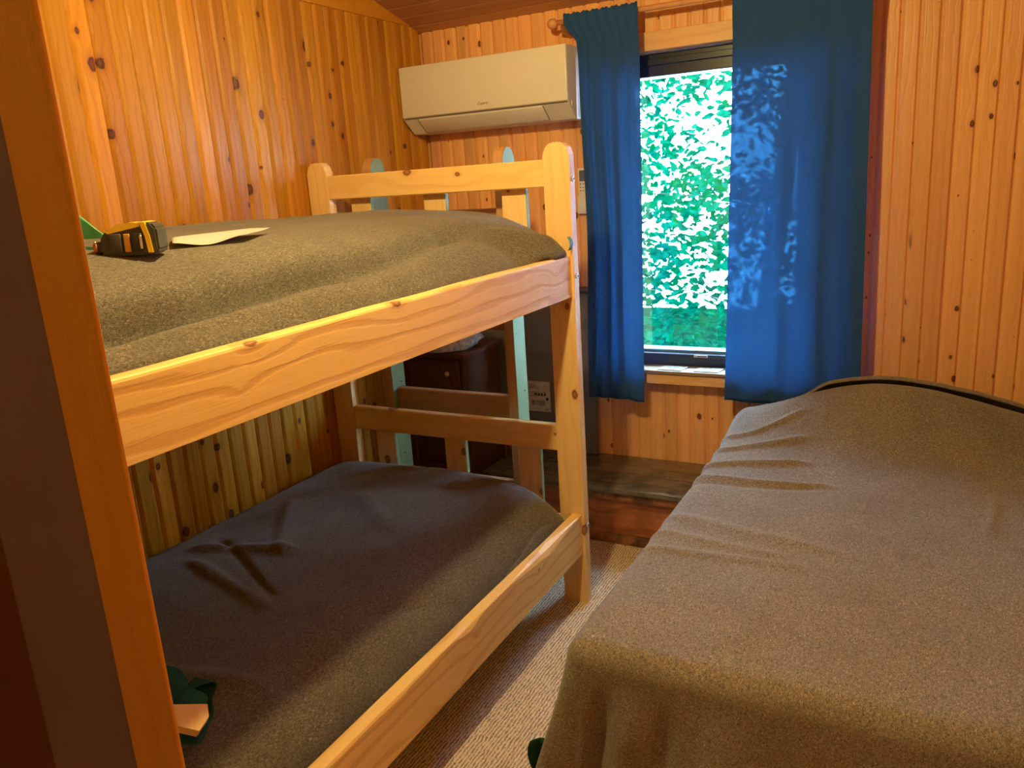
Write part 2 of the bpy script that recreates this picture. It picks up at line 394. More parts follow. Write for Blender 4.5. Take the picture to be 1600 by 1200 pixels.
while y > .5:
    y -= PC*cos(th)
    o = link('plank', cm, None, ce); Mw = Matrix.Translation((XL-.01, y, zc(y)+.001)) @ Rm
    o.matrix_basis = Pinv @ Mw
# front wall with doorway, casing trims, hall shell
tag(box('wall_front', (XL-.02, .42, 0), (-.70, .46, 3.1), M_dark, None, 0), kind='structure')
tag(box('trim_1', (-.6712, .403, 0), (-.6002, .4068, 2.10), M_trim, None, .001, 1), kind='structure')
tag(box('trim_2', (-.822, .4045, 0), (-.6714, .4195, 2.10), M_brown, None, .002), kind='structure')
tag(box('trim_3', (-.790, .387, 2.101), (XR+.0, .4195, 2.2), M_trim, None, .002), kind='structure')
tag(box('wall_front_upper', (-.6995, .42, 2.105), (XR+.01, .46, 3.1), M_dark, None, 0), kind='structure')
tag(box('wall_hall', (XL-.1, -1.65, 0), (XR+.1, -1.6, 3.7), M_back, None, 0), kind='structure')

# ------------------------------------------------------------ window
win = empty('window_1', ((OX0+OX1)/2, YB+.1, .69)); tag(win, kind='structure')
gx0, gx1, gz0, gz1, gy = -1.215, -.515, .772, 1.932, 3.45
box('window_frame', (OX0+.001, 3.36, gz0-.082+.0), (gx0, gy+.05, OZ1-.001), M_frame, win, .003)
box('window_frame', (gx1, 3.36, gz0-.082), (OX1-.001, gy+.05, OZ1-.001), M_frame, win, .003)
box('window_frame', (gx0+.0002, 3.40, gz1), (gx1-.0002, gy+.05, OZ1-.001), M_frame, win, .003)
box('window_frame', (gx0+.0002, 3.385, .6905), (gx1-.0002, gy+.05, gz0-.012), M_frame, win, .003)
box('sash_rail', (gx0+.0002, 3.42, gz0-.0118), (gx1-.0002, gy+.04, gz0), flat('blue_grey_sash', (.10, .22, .30), .3), win, .001)
box('sash_lip', (gx0+.0002, 3.385, 1.975), (gx1-.0002, 3.399, 2.0), M_frame, win, .002)
box('glass_pane', (gx0-.005, gy, gz0-.004), (gx1+.005, gy+.004, gz1+.004), M_glass, win, 0)
pl = box('maker_plate', (-.934, 3.381, .7495), (-.874, 3.3848, .7595), M_cream, win, .001)
for i, (a, b) in enumerate(((-.930, -.925), (-.9215, -.878))):
    box('plate_print', (a, 3.3802, .7525), (b, 3.3812, .7565), M_ink, win, 0)
box('sash_lip', (-.873, 3.381, .7495), (-.80, 3.3848, .753), M_dgrey, win, 0)
# wooden sill, apron, casings
si = box('window_sill', (-1.30, 3.268, .6915), (-.39, 3.384, .7085), M_sill, None, .004, 2); si['kind'] = 'structure'; si.name = 'trim_4'
tag(box('trim_6', (-1.118, 3.276, .647), (-.41, 3.294, .6905), M_trimX, None, .002), kind='structure')
tag(box('trim_7', (-1.255, 3.33, OZ1+.002), (-.41, 3.3485, OZ1+.075), M_trimX, None, .002), kind='structure')
tag(box('trim_8', (-1.255, 3.33, .710), (-1.185, 3.3485, OZ1), M_trimX, None, .002), kind='structure')
tag(box('trim_9', (-.50, 3.33, .710), (-.43, 3.3485, OZ1), M_trimX, None, .002), kind='structure')
# cards on the sill
for i, (x0, lab) in enumerate(((-1.068, 'cream printed card lying on the window sill, by the left curtain'), (-.91, 'cream printed card lying on the window sill, by the right curtain'))):
    c = empty('printed_card', (x0+.055, 3.318, .7087)); tag(c, lab, 'card', 'printed cards on the window sill')
    s = .04
    P = [(-.055, -.036), (.050, -.036), (.060, .036), (-.047, .036)]
    link('card_sheet', prism('card_sheet', P, .0035, 'z'), flat('card_paper', (.34, .33, .26), .8), c)
    bm_v, bm_f = [], []
    for (a, b, w, h) in ((-.03, .012, .02, .008), (-.028, -.004, .018, .006), (.0, .004, .03, .008), (.005, -.014, .026, .004), (-.02, .024, .012, .005), (.0, .02, .01, .007)):
        k = len(bm_v); bm_v += [(a, b, .0038), (a+w, b, .0038), (a+w, b+h, .0038), (a, b+h, .0038)]; bm_f.append((k, k+1, k+2, k+3))
    link('card_print', mesh('card_print', bm_v, bm_f), flat('faded_print', (.10, .09, .06), .8), c)

# curtain rod
rod = empty('curtain_rod', (-.85, 3.236, 2.166)); tag(rod, 'wooden curtain rod with a knob end above the window', 'curtain rod')
link('rod', cyl_me('rod', .011, 1.22, 14, axis='x'), M_rod, rod)
for sx in (-.625, .625):
    link('end_knob', sphere_me('end_knob', .021, (1.15, 1, 1), 8), M_rod, rod, (sx, 0, 0))
for sx in (-.60, .60):
    link('bracket', prism('bracket', [(-.012, -.03), (.110, -.045), (.110, .0), (.05, .012), (-.012, -.0125)], .014, 'x'), M_rod, rod, (sx-.007+(0.009 if sx<0 else -.009), 0, 0))

def curtain(name, xt0, xt1, xb0, xb1, zt, zb, amp, nf, seed, lab, header):
    NU, NV = 150, 90
    def f(u, v):
        v2 = v; z = zt+(zb-zt)*v2
        x = (xt0+(xt1-xt0)*u)*(1-v2)+(xb0+(xb1-xb0)*u)*v2
        ph = u*nf*2*pi+.9*vn(u*3+seed, v*1.5)*1.6
        a = amp*(.45+.75*ss(0, .5, v))*(.6+.6*abs(vn(u*2.3+seed*3, 1.2)))
        yy = 3.232+a*sin(ph)+.003*vn(u*14+seed, v*4)
        if v < .045:   # rod pocket and ruffled header
            yy = 3.217+.0022*sin(u*nf*15)
            if v <= .012: z += .0025*sin(u*47)+.002*sin(u*97)
        elif v < .12:
            t_ = ss(.045, .12, v); yy = yy*t_+(3.217+.0022*sin(u*nf*15))*(1-t_)
        if v > .95: yy -= .004
        x += .004*sin(ph*1.0+1.2)*v
        if seed == 3: x += -.052*(1-u)*ss(2.08, 2.16, z)+.018*(1-u)*exp(-((z-1.3)/.35)**2)
        return (x, min(yy, 3.262), z+.006*vn(u*4, seed)*v)
    me = grid_me(name, NU, NV, f, .0012)
    o = link(name, me, M_cur); return tag(o, lab, 'curtain', 'navy window curtains')
curtain('window_curtain', -1.366, -1.101, -1.372, -1.118, 2.192, .578, .008, 3.2, 3, 'narrow navy blue curtain hanging left of the window beside the air conditioner', True)
curtain('window_curtain', -.736, -.262, -.769, -.240, 2.192, .605, .009, 3.6, 9, 'wide navy blue curtain covering the right half of the window', True)

# ------------------------------------------------------------ outdoors
tree = empty('leafy_tree', (-1.9, 6.6, -1.2)); tag(tree, 'green leafy tree filling the view outside the window', 'tree')
M_bark = flat('bark', (.05, .06, .05), .9, .1, .3, sc=15)
pts = [(-1.50, 6.9, -1.2), (-1.33, 6.9, 0), (-1.20, 6.85, 1.0), (-1.05, 6.8, 2.3), (-.9, 6.8, 3.5)]
rel = lambda p: (p[0]+1.9, p[1]-6.6, p[2]+1.2)
link('trunk', tube_me('trunk', [rel(p) for p in pts], .08, 10), M_bark, tree)
rb = random.Random(11)
for k in range(9):
    z0 = rb.uniform(-.3, 2.6); a = rb.uniform(0, 2*pi); p0 = Vector((-1.32+.12*z0, 6.85, z0)); L = rb.uniform(.8, 1.7)
    ps = [rel(p0+Vector((cos(a)*t*L, sin(a)*t*L*.5, .35*t*L+.1*sin(5*t)))) for t in (0, .25, .5, .75, 1)]
    link('branch', tube_me('branch', ps, .006, 6), M_bark, tree)
Nn = NT('leaf_green'); oi = Nn.n('ShaderNodeTexCoord').outputs['Object']; nz = Nn.noise(oi, 1.3, 3, .6); nz2 = Nn.noise(oi, 11, 2)
lc = Nn.mix(Nn.mr(nz, .4, .62), (.0, .021, .014), (.0, .036, .007)); lc = Nn.mix(Nn.mr(nz2, .35, .7), lc, (.0006, .060, .033))
dd_ = Nn.n('ShaderNodeBsdfDiffuse'); tt_ = Nn.n('ShaderNodeBsdfTranslucent'); Nn.l(lc, dd_.inputs[0]); Nn.l(lc, tt_.inputs[0])
mm_ = Nn.n('ShaderNodeMixShader'); mm_.inputs[0].default_value = .5; Nn.l(dd_.outputs[0], mm_.inputs[1]); Nn.l(tt_.outputs[0], mm_.inputs[2]); Nn.l(mm_.outputs[0], Nn.out.inputs[0])
vs, fs = [], []
n_l = 0
while n_l < 26000:
    x = rb.uniform(-4.2, 1.0); y = rb.uniform(5.4, 8.4); z = rb.uniform(-1.0, 3.8)
    dens = .5+.55*vn(x*1.5+3, z*1.6+7)+.45*vn(x*4.1, z*4.3+2)+.30*(1.0-z)*.5 + .12*(x+2.2)
    if rb.random() > dens*.95: continue
    n_l += 1
    s = rb.uniform(.028, .056)
    E_ = Euler((rb.uniform(-1.1, 1.1)+pi/2*rb.choice((0, 1, 1)), rb.uniform(-.7, .7), rb.uniform(0, 6.28)))
    R_ = E_.to_matrix(); b0 = len(vs)
    for px, py, pz in ((-1, 0, 0), (-.35, -.55, .12), (.45, -.42, .1), (1.15, 0, 0), (.45, .42, .1), (-.35, .55, .12)):
        q = R_ @ Vector((px*s, py*s, pz*s)); vs.append(rel((q.x+x, q.y+y, q.z+z)))
    fs += [(b0, b0+1, b0+2, b0+3), (b0, b0+3, b0+4, b0+5)]
lv = link('foliage', mesh('foliage', vs, fs), Nn.m, tree); lv['kind'] = 'stuff'
g = box('ground', (-12, 3.6, -1.3), (8, 16, -1.2), flat('grass', (.0005, .008, .004), 1.0, .0, .3, sc=6), None, 0); tag(g, kind='structure')

sb = box('sky_blocker', (-4, 3.48, 2.12), (2, 4.25, 2.16), M_brown, None, 0); tag(sb, kind='structure')  # unseen slab added over the window to cut sky light on the sill
# ------------------------------------------------------------ air conditioner
ac = empty('air_conditioner', (-1.787, 3.35, 1.785)); tag(ac, 'white wall mounted air conditioner in the corner beside the left curtain', 'air conditioner')
X0, X1 = -.407, .409
body = [(-.005, .0), (-.128, .0), (-.135, .004), (-.205, .062), (-.205, .275), (-.195, .284), (-.02, .284), (-.005, .27)]
bm_ = prism('casing', body, X1-X0, 'x'); link('casing', bm_, M_whiteb, ac, (X0, 0, 0))
fp = box_me('front_panel', X1-X0+.001, .010, .216, .004, 2); link('front_panel', fp, M_white, ac, ((X0+X1)/2, -.2105, .176))
box_ = lambda nm, a, b, m: link(nm, box_me(nm, *[b[i]-a[i] for i in range(3)], .001), m, ac, [(a[i]+b[i])/2 for i in range(3)])
box_('seam_strip', (X0+.004, -.2065, .062), (X1-.004, -.2045, .066), M_dgrey)
# flap on the sloping underside
fl = box_me('air_flap', .62, .006, .082, .002, 2)
o = link('air_flap', fl, M_whiteb, ac, (-.02, -.1735, .0315)); o.rotation_euler = (math.atan2(.07, .058)*1.0, 0, 0)
for xx in (-.332, .292):
    g_ = link('flap_gap', box_me('flap_gap', .0022, .0015, .086, 0), M_dgrey, ac, (xx, -.1732, .0315)); g_.rotation_euler = (math.atan2(.07, .058), 0, 0)
link('side_clip', sphere_me('side_clip', .007, (.4, 1, 1.6), 6), M_white, ac, (X1+.001, -.17, .06))
def text(name, s, size, mat, parent, loc, rot, shear=0.0, ext=.0003):
    c = bpy.data.curves.new(name, 'FONT'); c.body = s; c.size = size; c.shear = shear; c.extrude = ext; c.align_x = 'CENTER'; c.align_y = 'CENTER'
    t = bpy.data.objects.new(name, c); COL.objects.link(t); dg = bpy.context.evaluated_depsgraph_get()
    me = bpy.data.meshes.new_from_object(t.evaluated_get(dg)); bpy.data.objects.remove(t, do_unlink=True)
    me.materials.clear(); return link(name, me, mat, parent, loc, rot)
text('brand_lettering', 'Coperia', .016, flat('bronze_lettering', (.22, .13, .05), .3), ac, (.012, -.2160, .095), (pi/2, 0, 0), .4)

# remote in its holder
rm = empty('remote_control', (-1.404, 3.349, 1.39)); tag(rm, 'white air conditioner remote in a wall holder beside left curtain', 'remote control')
link('remote_body', box_me('remote_body', .052, .016, .165, .003, 2), M_cream, rm, (0, -.014, .113))
link('screen', box_me('screen', .040, .002, .046, .0005), M_screen, rm, (.002, -.0228, .163))
link('holder', box_me('holder', .062, .024, .075, .003, 2), M_cream, rm, (0, -.0125, .0375))
link('button', cyl_me('button', .0035, .002, 12, axis='y'), M_red, rm, (-.014, -.0228, .128))
for i in range(3):
    for j in range(3):
        if i == 0 and j == 0: continue
        link('button', box_me('button', .007, .0015, .0035, .0005), M_screen, rm, (-.014+.014*i, -.0226, .128-.014*j))

# ------------------------------------------------------------ bench
be = empty('storage_bench', (-1.27, 3.15, 0)); tag(be, 'low worn wooden bench with dark chipped lid under the window', 'bench')
bx0, bx1 = -1.80, -.735
def cb(nm, a, b, m, bev=.002, seg=1): return box(nm, a, b, m, be, bev, seg)
nv = 60
def lidprof(nm):
    P = []
    return P
cb('lid', (bx0, 2.945, .245), (bx1, 3.347, .270), M_bench, .004, 2)
cb('moulding', (bx0+.01, 2.962, .205), (bx1-.008, 2.985, .2445), M_benche, .010, 3)
cb('front_board', (bx0+.01, 2.982, .045), (bx1-.01, 3.0, .2049), M_benchf, .002)
cb('toe_board', (bx0+.01, 2.972, .0005), (bx1-.01, 2.99, .0449), M_benche, .003)
cb('end_board', (bx1-.03, 3.0005, .0005), (bx1-.01, 3.346, .2445), M_benchf, .002)
cb('end_board', (bx0+.01, 3.0005, .0005), (bx0+.03, 3.346, .2445), M_benchf, .002)

# dark panel leaning behind the bunk, with a shipping label
pn = empty('flat_panel_box', (-1.71, 3.325, .2705)); tag(pn, 'dark grey flat box with a shipping label standing on the bench against the wall', 'box')
link('panel', box_me('panel', .665, .035, .795, .006, 2), M_panel, pn, (0, 0, .3985))
link('panel_rim', box_me('panel_rim', .640, .004, .012, .001), M_dgrey, pn, (0, -.0192, .773))
lb = link('shipping_label', box_me('shipping_label', .122, .001, .150, 0), flat('label_paper', (.62, .60, .58), .7), pn, (.040, -.0185, .268))
V, F = [], []
def bar(a, b, w, h):
    k = len(V); V.extend([(a, -.0012, b), (a+w, -.0012, b), (a+w, -.0012, b+h), (a, -.0012, b+h)]); F.append((k, k+1, k+2, k+3))
rr = random.Random(8)
for z, w in ((.058, .03), (.052, .045), (.046, .038), (.040, .05), (.020, .09), (.012, .07), (.002, .08)): bar(-.05, z, w, .0022)
for k in range(4): bar(-.02+k*.016, .006, .011, .010)
x = -.045
while x < .03:
    w = rr.uniform(.0008, .003); bar(x, -.045, w, .026); x += w+rr.uniform(.001, .0025)
bar(.038, -.018, .013, .014); bar(.03, -.066, .018, .003)
link('label_print', mesh('label_print', V, F), M_ink, lb)

# nightstand
ns = empty('dark_nightstand', (-2.015, 3.1, 0)); tag(ns, 'dark wooden drawer stand with white knobs in the corner behind the bunk', 'nightstand')
def nb(nm, a, b, m=M_dresser, bev=.003): return box(nm, a, b, m, ns, bev)
nb('top', (-2.19, 2.92, .80), (-1.83, 3.27, .822)); nb('body', (-2.18, 2.955, .10), (-1.85, 3.26, .7998))
for sx in (-2.185, -1.872):
    for sy in (2.94, 3.225):
        nb('leg', (sx, sy, 0), (sx+.035, sy+.035, .7997 if sy < 3 else .099))
for (z0, z1, kx) in ((.655, .785, -1.938), (.49, .64, -1.895), (.30, .475, -1.96), (.13, .285, -1.96)):
    d_ = nb('drawer', (-2.145, 2.938, z0), (-1.877, 2.9545, z1))
    kz = {0: .725, 1: .557}.get([.655, .49, .30, .13].index(z0), (z0+z1)/2)
    link('knob', sphere_me('knob', .0115, (1, .8, 1), 8), flat('porcelain', (.75, .72, .70), .15), d_, (kx-d_.location.x-ns.location.x, -.0155, kz-d_.location.z))
# crumpled plastic bag
def bagf(u, v):
    a = u*2*pi; ph = (v-.5)*pi
    r = 1+.20*vn(u*9 % 9, v*6)+.13*vn(u*23 % 23, v*11+5)
    r = r if u not in (0, 1) else 1+.20*vn(0, v*6)+.13*vn(0, v*11+5)
    x = .175*cos(a)*cos(ph)*r; y = .13*sin(a)*cos(ph)*r; z = .085*(sin(ph)*r)
    return (x, y, max(z, -.05))
bg_ = link('plastic_bag', grid_me('plastic_bag', 46, 22, bagf, .001), M_bag, None, (-2.02, 3.04, .876))
tag(bg_, 'crumpled clear plastic bag on the dark nightstand behind the bunk', 'bag')
# cord with yellow tag hanging over the stand
cd = link('tagged_cord', tube_me('tagged_cord', [(-2.09, 2.915, .59), (-2.03, 2.910, .575), (-1.99, 2.908, .592), (-1.955, 2.906, .600), (-1.945, 2.905, .60)], .003, 6), M_black)
tag(cd, 'thin black cord with a yellow tag hanging against the nightstand', 'cord')
t_ = link('yellow_tag', box_me('yellow_tag', .036, .002, .042, .0005), M_ptag, cd, (-1.952, 2.9005, .562)); t_.rotation_euler = (0, .2, 0)

# ------------------------------------------------------------ ladder behind the bunk
ld = empty('bunk_ladder', (-1.70, 2.625, 0)); tag(ld, 'pine bunk ladder with peeling green painted sides standing behind the bunk', 'ladder')
def rtop(w, z, c=.018, n=6):
    """post outline (x 0..w, z 0..z) with rounded top"""
    P = [(0, 0), (w, 0)]; r = w/2
    for k in range(n+1):
        a = pi*k/n; P.append((r+r*cos(a), z-r+r*sin(a)))
    return P
def stringer(xc):
    # 2x4 on edge: .04 in x, .09 in y; rounded top in the y-z plane
    P = [(0, 0), (.09, 0), (.09, 1.63), (.078, 1.655), (.06, 1.668), (.03, 1.668), (.012, 1.655), (0, 1.63)]
    o = link('stringer', prism('stringer', P, .038, 'x'), M_ladder, ld, (xc-.019+1.70, -.045, .001))
    pf_ = [(.001, 0), (.089, 0), (.089, 1.63), (.077, 1.654), (.06, 1.667), (.03, 1.667), (.013, 1.654), (.001, 1.63)]
    s = link('painted_side', prism('painted_side', pf_, .0015, 'x'), M_mpaint, o, (.0382, 0, 0)); s['label'] = 'mint green peeling painted side'
    for z in (1.18, 1.13, .76, .45): link('nail_hole', cyl_me('nail_hole', .0035, .001, 8, axis='x'), M_ink, o, (.0403, .03+.02*((z*10) % 2), z))
stringer(-2.0); stringer(-1.415)
for z in (.31, .665, 1.02, 1.38):
    link('rung', box_me('rung', .5445, .038, .095, .004), M_ladderX, ld, (-.0065, .0, z+.05-.02))

# ------------------------------------------------------------ bunk bed
BX = -1.65; BY = 1.48
bunk = empty('bunk_bed', (BX, BY, 0)); tag(bunk, 'knotty pine bunk bed along the left wall', 'bunk bed')
def post(x0, yf, h=1.664):
    w = .095; P = [(0, 0), (w, 0), (w, h-.04), (w-.010, h-.016), (w-.026, h-.003), (w/2, h), (.026, h-.003), (.010, h-.016), (0, h-.04)]
    me = prism('post', P, .0395, 'y')
    return link('post', me, M_bunkZ, bunk, (x0-BX, yf-BY, .0005))
PYF, PYN = 2.468, .500
for yf in (PYF, PYN): post(-1.184, yf); post(-2.203, yf)
def rail_side(name, x1, z0, z1, waney):
    """outer face at x1, thickness .038, with an uneven chamfer on the outer top edge"""
    n = 60; ys = [PYN+.0397+(PYF-PYN-.04)*k/n for k in range(n+1)]; vs, fs = [], []
    for y in ys:
        ch = .003+(.020*max(0, vn(y*3.3+waney, waney))+.014*max(0, vn(y*9+4, waney*2)) if waney else .002)
        if waney: ch += .016*exp(-((y-2.18)/.12)**2)
        tz = z1+.0018*vn(y*5, 3)
        prof = [(x1, z0), (x1-.038, z0), (x1-.038, tz-.003), (x1-.035, tz), (x1-ch, tz), (x1-ch*.35, tz-ch*.45), (x1, tz-ch*1.3)]
        vs += [(a-BX, y-BY, b) for a, b in prof]
    m = 7
    for k in range(n):
        for i in range(m): fs.append((k*m+i, k*m+(i+1) % m, (k+1)*m+(i+1) % m, (k+1)*m+i))
    fs += [tuple(range(m)), tuple(range(n*m, n*m+m))]
    return link(name, fix(mesh(name, vs, fs)), M_bunkY, bunk)
rail_side('side_rail', -1.098, 1.157, 1.297, 0); rail_side('side_rail', -1.100, .205, .358, 6.3)
rail_side('side_rail', -2.162, 1.157, 1.297, 0); rail_side('side_rail', -2.162, .205, .358, 0)
# end rails between posts, headboard slats behind them
def br(nm, x0, x1, y0, y1, z0, z1, mat=M_bunkX, bev=.004):
    return link(nm, box_me(nm, x1-x0, y1-y0, z1-z0, bev), mat, bunk, ((x0+x1)/2-BX, (y0+y1)/2-BY, (z0+z1)/2))
for y0 in (PYF+.001, PYN+.001):
    br('end_rail', -2.1075, -1.1845, y0, y0+.037, 1.522, 1.612)
    br('end_rail', -2.1075, -1.1845, y0, y0+.037, .594, .690)
    for z0 in (1.157, .205): br('end_rail', -2.1075, -1.1845, y0, y0+.037, z0, z0+.13)
    for xs in (-1.986, -1.648, -1.321):
        sgn = 1 if y0 > 1 else -1
        ya_ = y0+.0372 if sgn > 0 else y0-.0192
        for (a, b) in ((1.165, 1.60), (.215, .68)):
            s = br('slat', xs-.0475, xs+.0475, ya_, ya_+.019, a, b, M_bunkZ, .002)
            if y0 > 1: br_ = link('slat_edge', box_me('slat_edge', .0012, .0185, b-a, 0), M_mpaint, s, (.0482, 0, 0)); br_['label'] = 'green painted edge'
for z0 in (1.16, .208):
    for i, y in enumerate([.62+.24*k for k in range(8)]):
        br('bed_slat', -2.12, -1.140, y, y+.07, z0+.018, z0+.036, M_bunkX, .002)
    br('base_board', -2.12, -1.1395, .56, 2.46, z0+.0362, z0+.044, M_bunkX, 0)
for (z, yy) in ((1.545, 2.487), (1.225, 2.487), (.31, 2.49)):
    o = link('bolt', cyl_me('bolt', .0085, .006, 14, axis='x'), M_steel, bunk, (-1.0855-BX, yy-BY, z))
    link('bolt_recess', cyl_me('bolt_recess', .004, .001, 10, axis='x'), M_ink, o, (.0033, 0, 0))
# short pine wedge near the pillow
wd = link('support_block', prism('support_block', [(-.03, -.03), (.035, -.025), (.042, .010), (.030, .035), (-.03, .012)], .02, 'z'), M_bunkZ, bunk, (-1.252-BX, .862-BY, .570)); wd.rotation_euler = (.3, .5, .6)

# mattresses (fitted in green sheets)
def mattress(x0, x1, y0, y1, z0, z1, lab):
    o = link('mattress', box_me('mattress', x1-x0, y1-y0, z1-z0, .03, 3), M_green, None, ((x0+x1)/2, (y0+y1)/2, (z0+z1)/2)); return tag(o, lab, 'mattress')
mattress(-2.115, -1.24, .60, 2.34, 1.2045, 1.31, 'green sheeted mattress under the grey blanket on the top bunk')
mattress(-2.115, -1.24, .60, 2.34, .2525, .42, 'green sheeted mattress under the grey blanket on the bottom bunk')

def ridge(x, y, x0, y0, x1, y1, w, h):
    dx, dy = x1-x0, y1-y0; L2 = dx*dx+dy*dy; t = ((x-x0)*dx+(y-y0)*dy)/L2
    e = 1 if 0 <= t <= 1 else exp(-((t-(0 if t < 0 else 1))*math.sqrt(L2)/.05)**2)
    d = ((x-x0)*dy-(y-y0)*dx)/math.sqrt(L2)
    return h*e*exp(-(d/w)**2)

# top bunk blanket --------------------------------------------------
TU = [(-2.198, 1.405), (-2.17, 1.455), (-2.08, 1.478), (-1.8, 1.472), (-1.5, 1.463), (-1.40, 1.452), (-1.32, 1.430), (-1.25, 1.395), (-1.20, 1.352), (-1.165, 1.305), (-1.150, 1.262), (-1.146, 1.225)]
def upf(u, v):
    # u across (wall -> outer edge), follows arc; v along y
    y = .56+(2.462-.56)*v
    s = u*len_u; x, z = arc(TUA, s)
    k = ss(2.15, 2.43, y)
    if z < 1.45 and x > -1.5:
        f_ = ss(1.45, 1.30, z); x = min(x+.075*k*f_*ss(1.255, 1.30, z), -1.104)
    # folds on the side
    side = ss(-1.45, -1.25, x)
    xc = -1.222-.06*ss(1.5, 2.2, y)+.008*vn(y*3, 9); gg = .050*exp(-((x-xc)/.026)**2)*(1-ss(1.95, 2.3, y))*(.75+.35*vn(y*2.5, 4)); z -= gg; x -= .55*gg
    g2 = .020*exp(-((z-1.318)/.012)**2)*exp(-((y-.95)/.16)**2)*(1 if x > -1.2 else 0); x -= g2
    x += side*(.010*vn(y*4, 2)+.006*vn(y*11, 8))*ss(1.23, 1.30, z)
    z += .008*vn(x*4, y*2.2)+.003*vn(x*13+3, y*9)
    z += ridge(x, y, -1.3, 1.95, -1.16, 2.25, .03, -.012)+ridge(x, y, -1.25, 2.2, -1.15, 2.40, .02, .012)+ridge(x, y, -1.22, .9, -1.2, 1.4, .02, .01)
    # round far end down
    e = max(0, y-2.405); 
    if e > 0:
        r = .0575; z -= (r-math.sqrt(max(0, r*r-e*e)))*1.6*(1 if z > 1.3 else .1)
    x = max(x, XL+.004)
    if z < 1.298: x = min(x, -1.1405)
    return (x, y, z)
def arcs(T):
    A = [(0.0, *T[0])]
    for a, b in zip(T, T[1:]): A.append((A[-1][0]+hypot(b[0]-a[0], b[1]-a[1]), *b))
    return A
def arc(A, s):
    for a, b in zip(A, A[1:]):
        if s <= b[0]+1e-9:
            t = (s-a[0])/(b[0]-a[0]); return a[1]+(b[1]-a[1])*t, a[2]+(b[2]-a[2])*t
    return A[-1][1], A[-1][2]
def smooth_table(T, it=2):
    for _ in range(it):
        R = [T[0]]
        for a, b in zip(T, T[1:]): R += [(a[0]*.75+b[0]*.25, a[1]*.75+b[1]*.25), (a[0]*.25+b[0]*.75, a[1]*.25+b[1]*.75)]
        T = R+[T[-1]]
    return T
TUA = arcs(smooth_table(TU)); len_u = TUA[-1][0]
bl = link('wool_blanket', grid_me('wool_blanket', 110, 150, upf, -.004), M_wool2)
tag(bl, 'grey brown wool blanket tucked over the top bunk', 'blanket')
lbv = [(0, 0), (.006, .012), (.008, .026), (.004, .040), (.0, .048)]
tg = grid_me('care_label', 4, 8, lambda u, v: (.004+.008*sin(v*pi), -.012+.024*u+.004*sin(v*4), .045*v), .001)
o = link('care_label', tg, M_blue, bl, (-1.098, 2.452, 1.315)); o['label'] = 'light blue care label at the blanket corner'

# bottom bunk blanket -------------------------------------------------
TL = [(-2.198, .420), (-2.16, .468), (-2.05, .492), (-1.8, .497), (-1.5, .495), (-1.38, .488), (-1.30, .470), (-1.24, .435), (-1.20, .392), (-1.178, .345), (-1.170, .290), (-1.168, .262)]
TLA = arcs(smooth_table(TL)); len_l = TLA[-1][0]
def lof(u, v):
    y = .56+(2.458-.56)*v; x, z = arc(TLA, u*len_l)
    k = ss(1.9, 2.4, y); x += .020*k*ss(.48, .35, z)+.012*vn(y*3, 5)*ss(.47, .40, z)
    z += .007*vn(x*5+2, y*3)+.0025*vn(x*15, y*12)
    for (a, b, c, d, w, h) in ((-1.98, 1.55, -1.72, 1.62, .022, .016), (-1.9, 1.45, -1.55, 1.35, .018, .014), (-1.95, 1.9, -1.75, 1.65, .03, .014), (-1.75, 2.05, -1.55, 1.9, .03, .010), (-1.95, 1.6, -1.6, 1.42, .012, -.014), (-1.6, 1.0, -1.3, 1.1, .02, .008), (-1.27, 1.5, -1.2, 1.7, .02, -.012), (-1.27, 1.15, -1.2, 1.35, .02, -.010)):
        z += ridge(x, y, a, b, c, d, w, h)
    e = max(0, y-2.37)
    if e > 0:
        r = .09; z -= (r-math.sqrt(max(0, r*r-e*e)))*1.5*ss(.26, .45, z)
    x = max(x, XL+.004); x = min(x, -1.142)
    return (x, y, max(z, .256))
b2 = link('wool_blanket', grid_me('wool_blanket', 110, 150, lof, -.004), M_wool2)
tag(b2, 'grey wool blanket covering the bottom bunk, half in shadow', 'blanket')
def tuck(u, v):
    y = 1.93+.50*v; h = .395*1.0-.06*abs(2*v-1.25)**1.5-.01
    a = u*pi
    return (-1.160-.016*cos(a)*(.6+.4*sin(v*pi))+.004*vn(y*9, 1), y, .27+(h-.27)*sin(a)**.6 if 0 < u < 1 else .262)
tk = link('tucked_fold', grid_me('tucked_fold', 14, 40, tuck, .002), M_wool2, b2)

# pillows
def pillow(name, cx, cy, cz, lx, ly, h, mat, lab, seed, rot=0):
    def f(u, v):
        a = u*2*pi; ph = (v-.5)*pi; ca, sa = cos(a), sin(a); e = .55
        X = math.copysign(abs(ca)**e, ca)*abs(cos(ph))**.7; Y = math.copysign(abs(sa)**e, sa)*abs(cos(ph))**.7; Z = math.copysign(abs(sin(ph))**1.0, sin(ph))
        uu = u % 1.0
        k = 1+.07*vn(cos(a)*4+seed, sin(a)*4+v*3)+.05*vn(cos(a)*9, sin(a)*9+seed+v*7)
        z = h*Z*(1+.15*vn(X*3+seed, Y*3)); z = max(z, -h*.55)
        return (lx*X*k, ly*Y*k, z)
    o = link(name, grid_me(name, 72, 28, f, .001), mat, None, (cx, cy, cz), (0, 0, rot)); return tag(o, lab, 'pillow')
p1 = pillow('pillow', -1.86, .87, 1.525, .255, .22, .055, M_mint, 'light green pillow at the near end of the top bunk', 3)
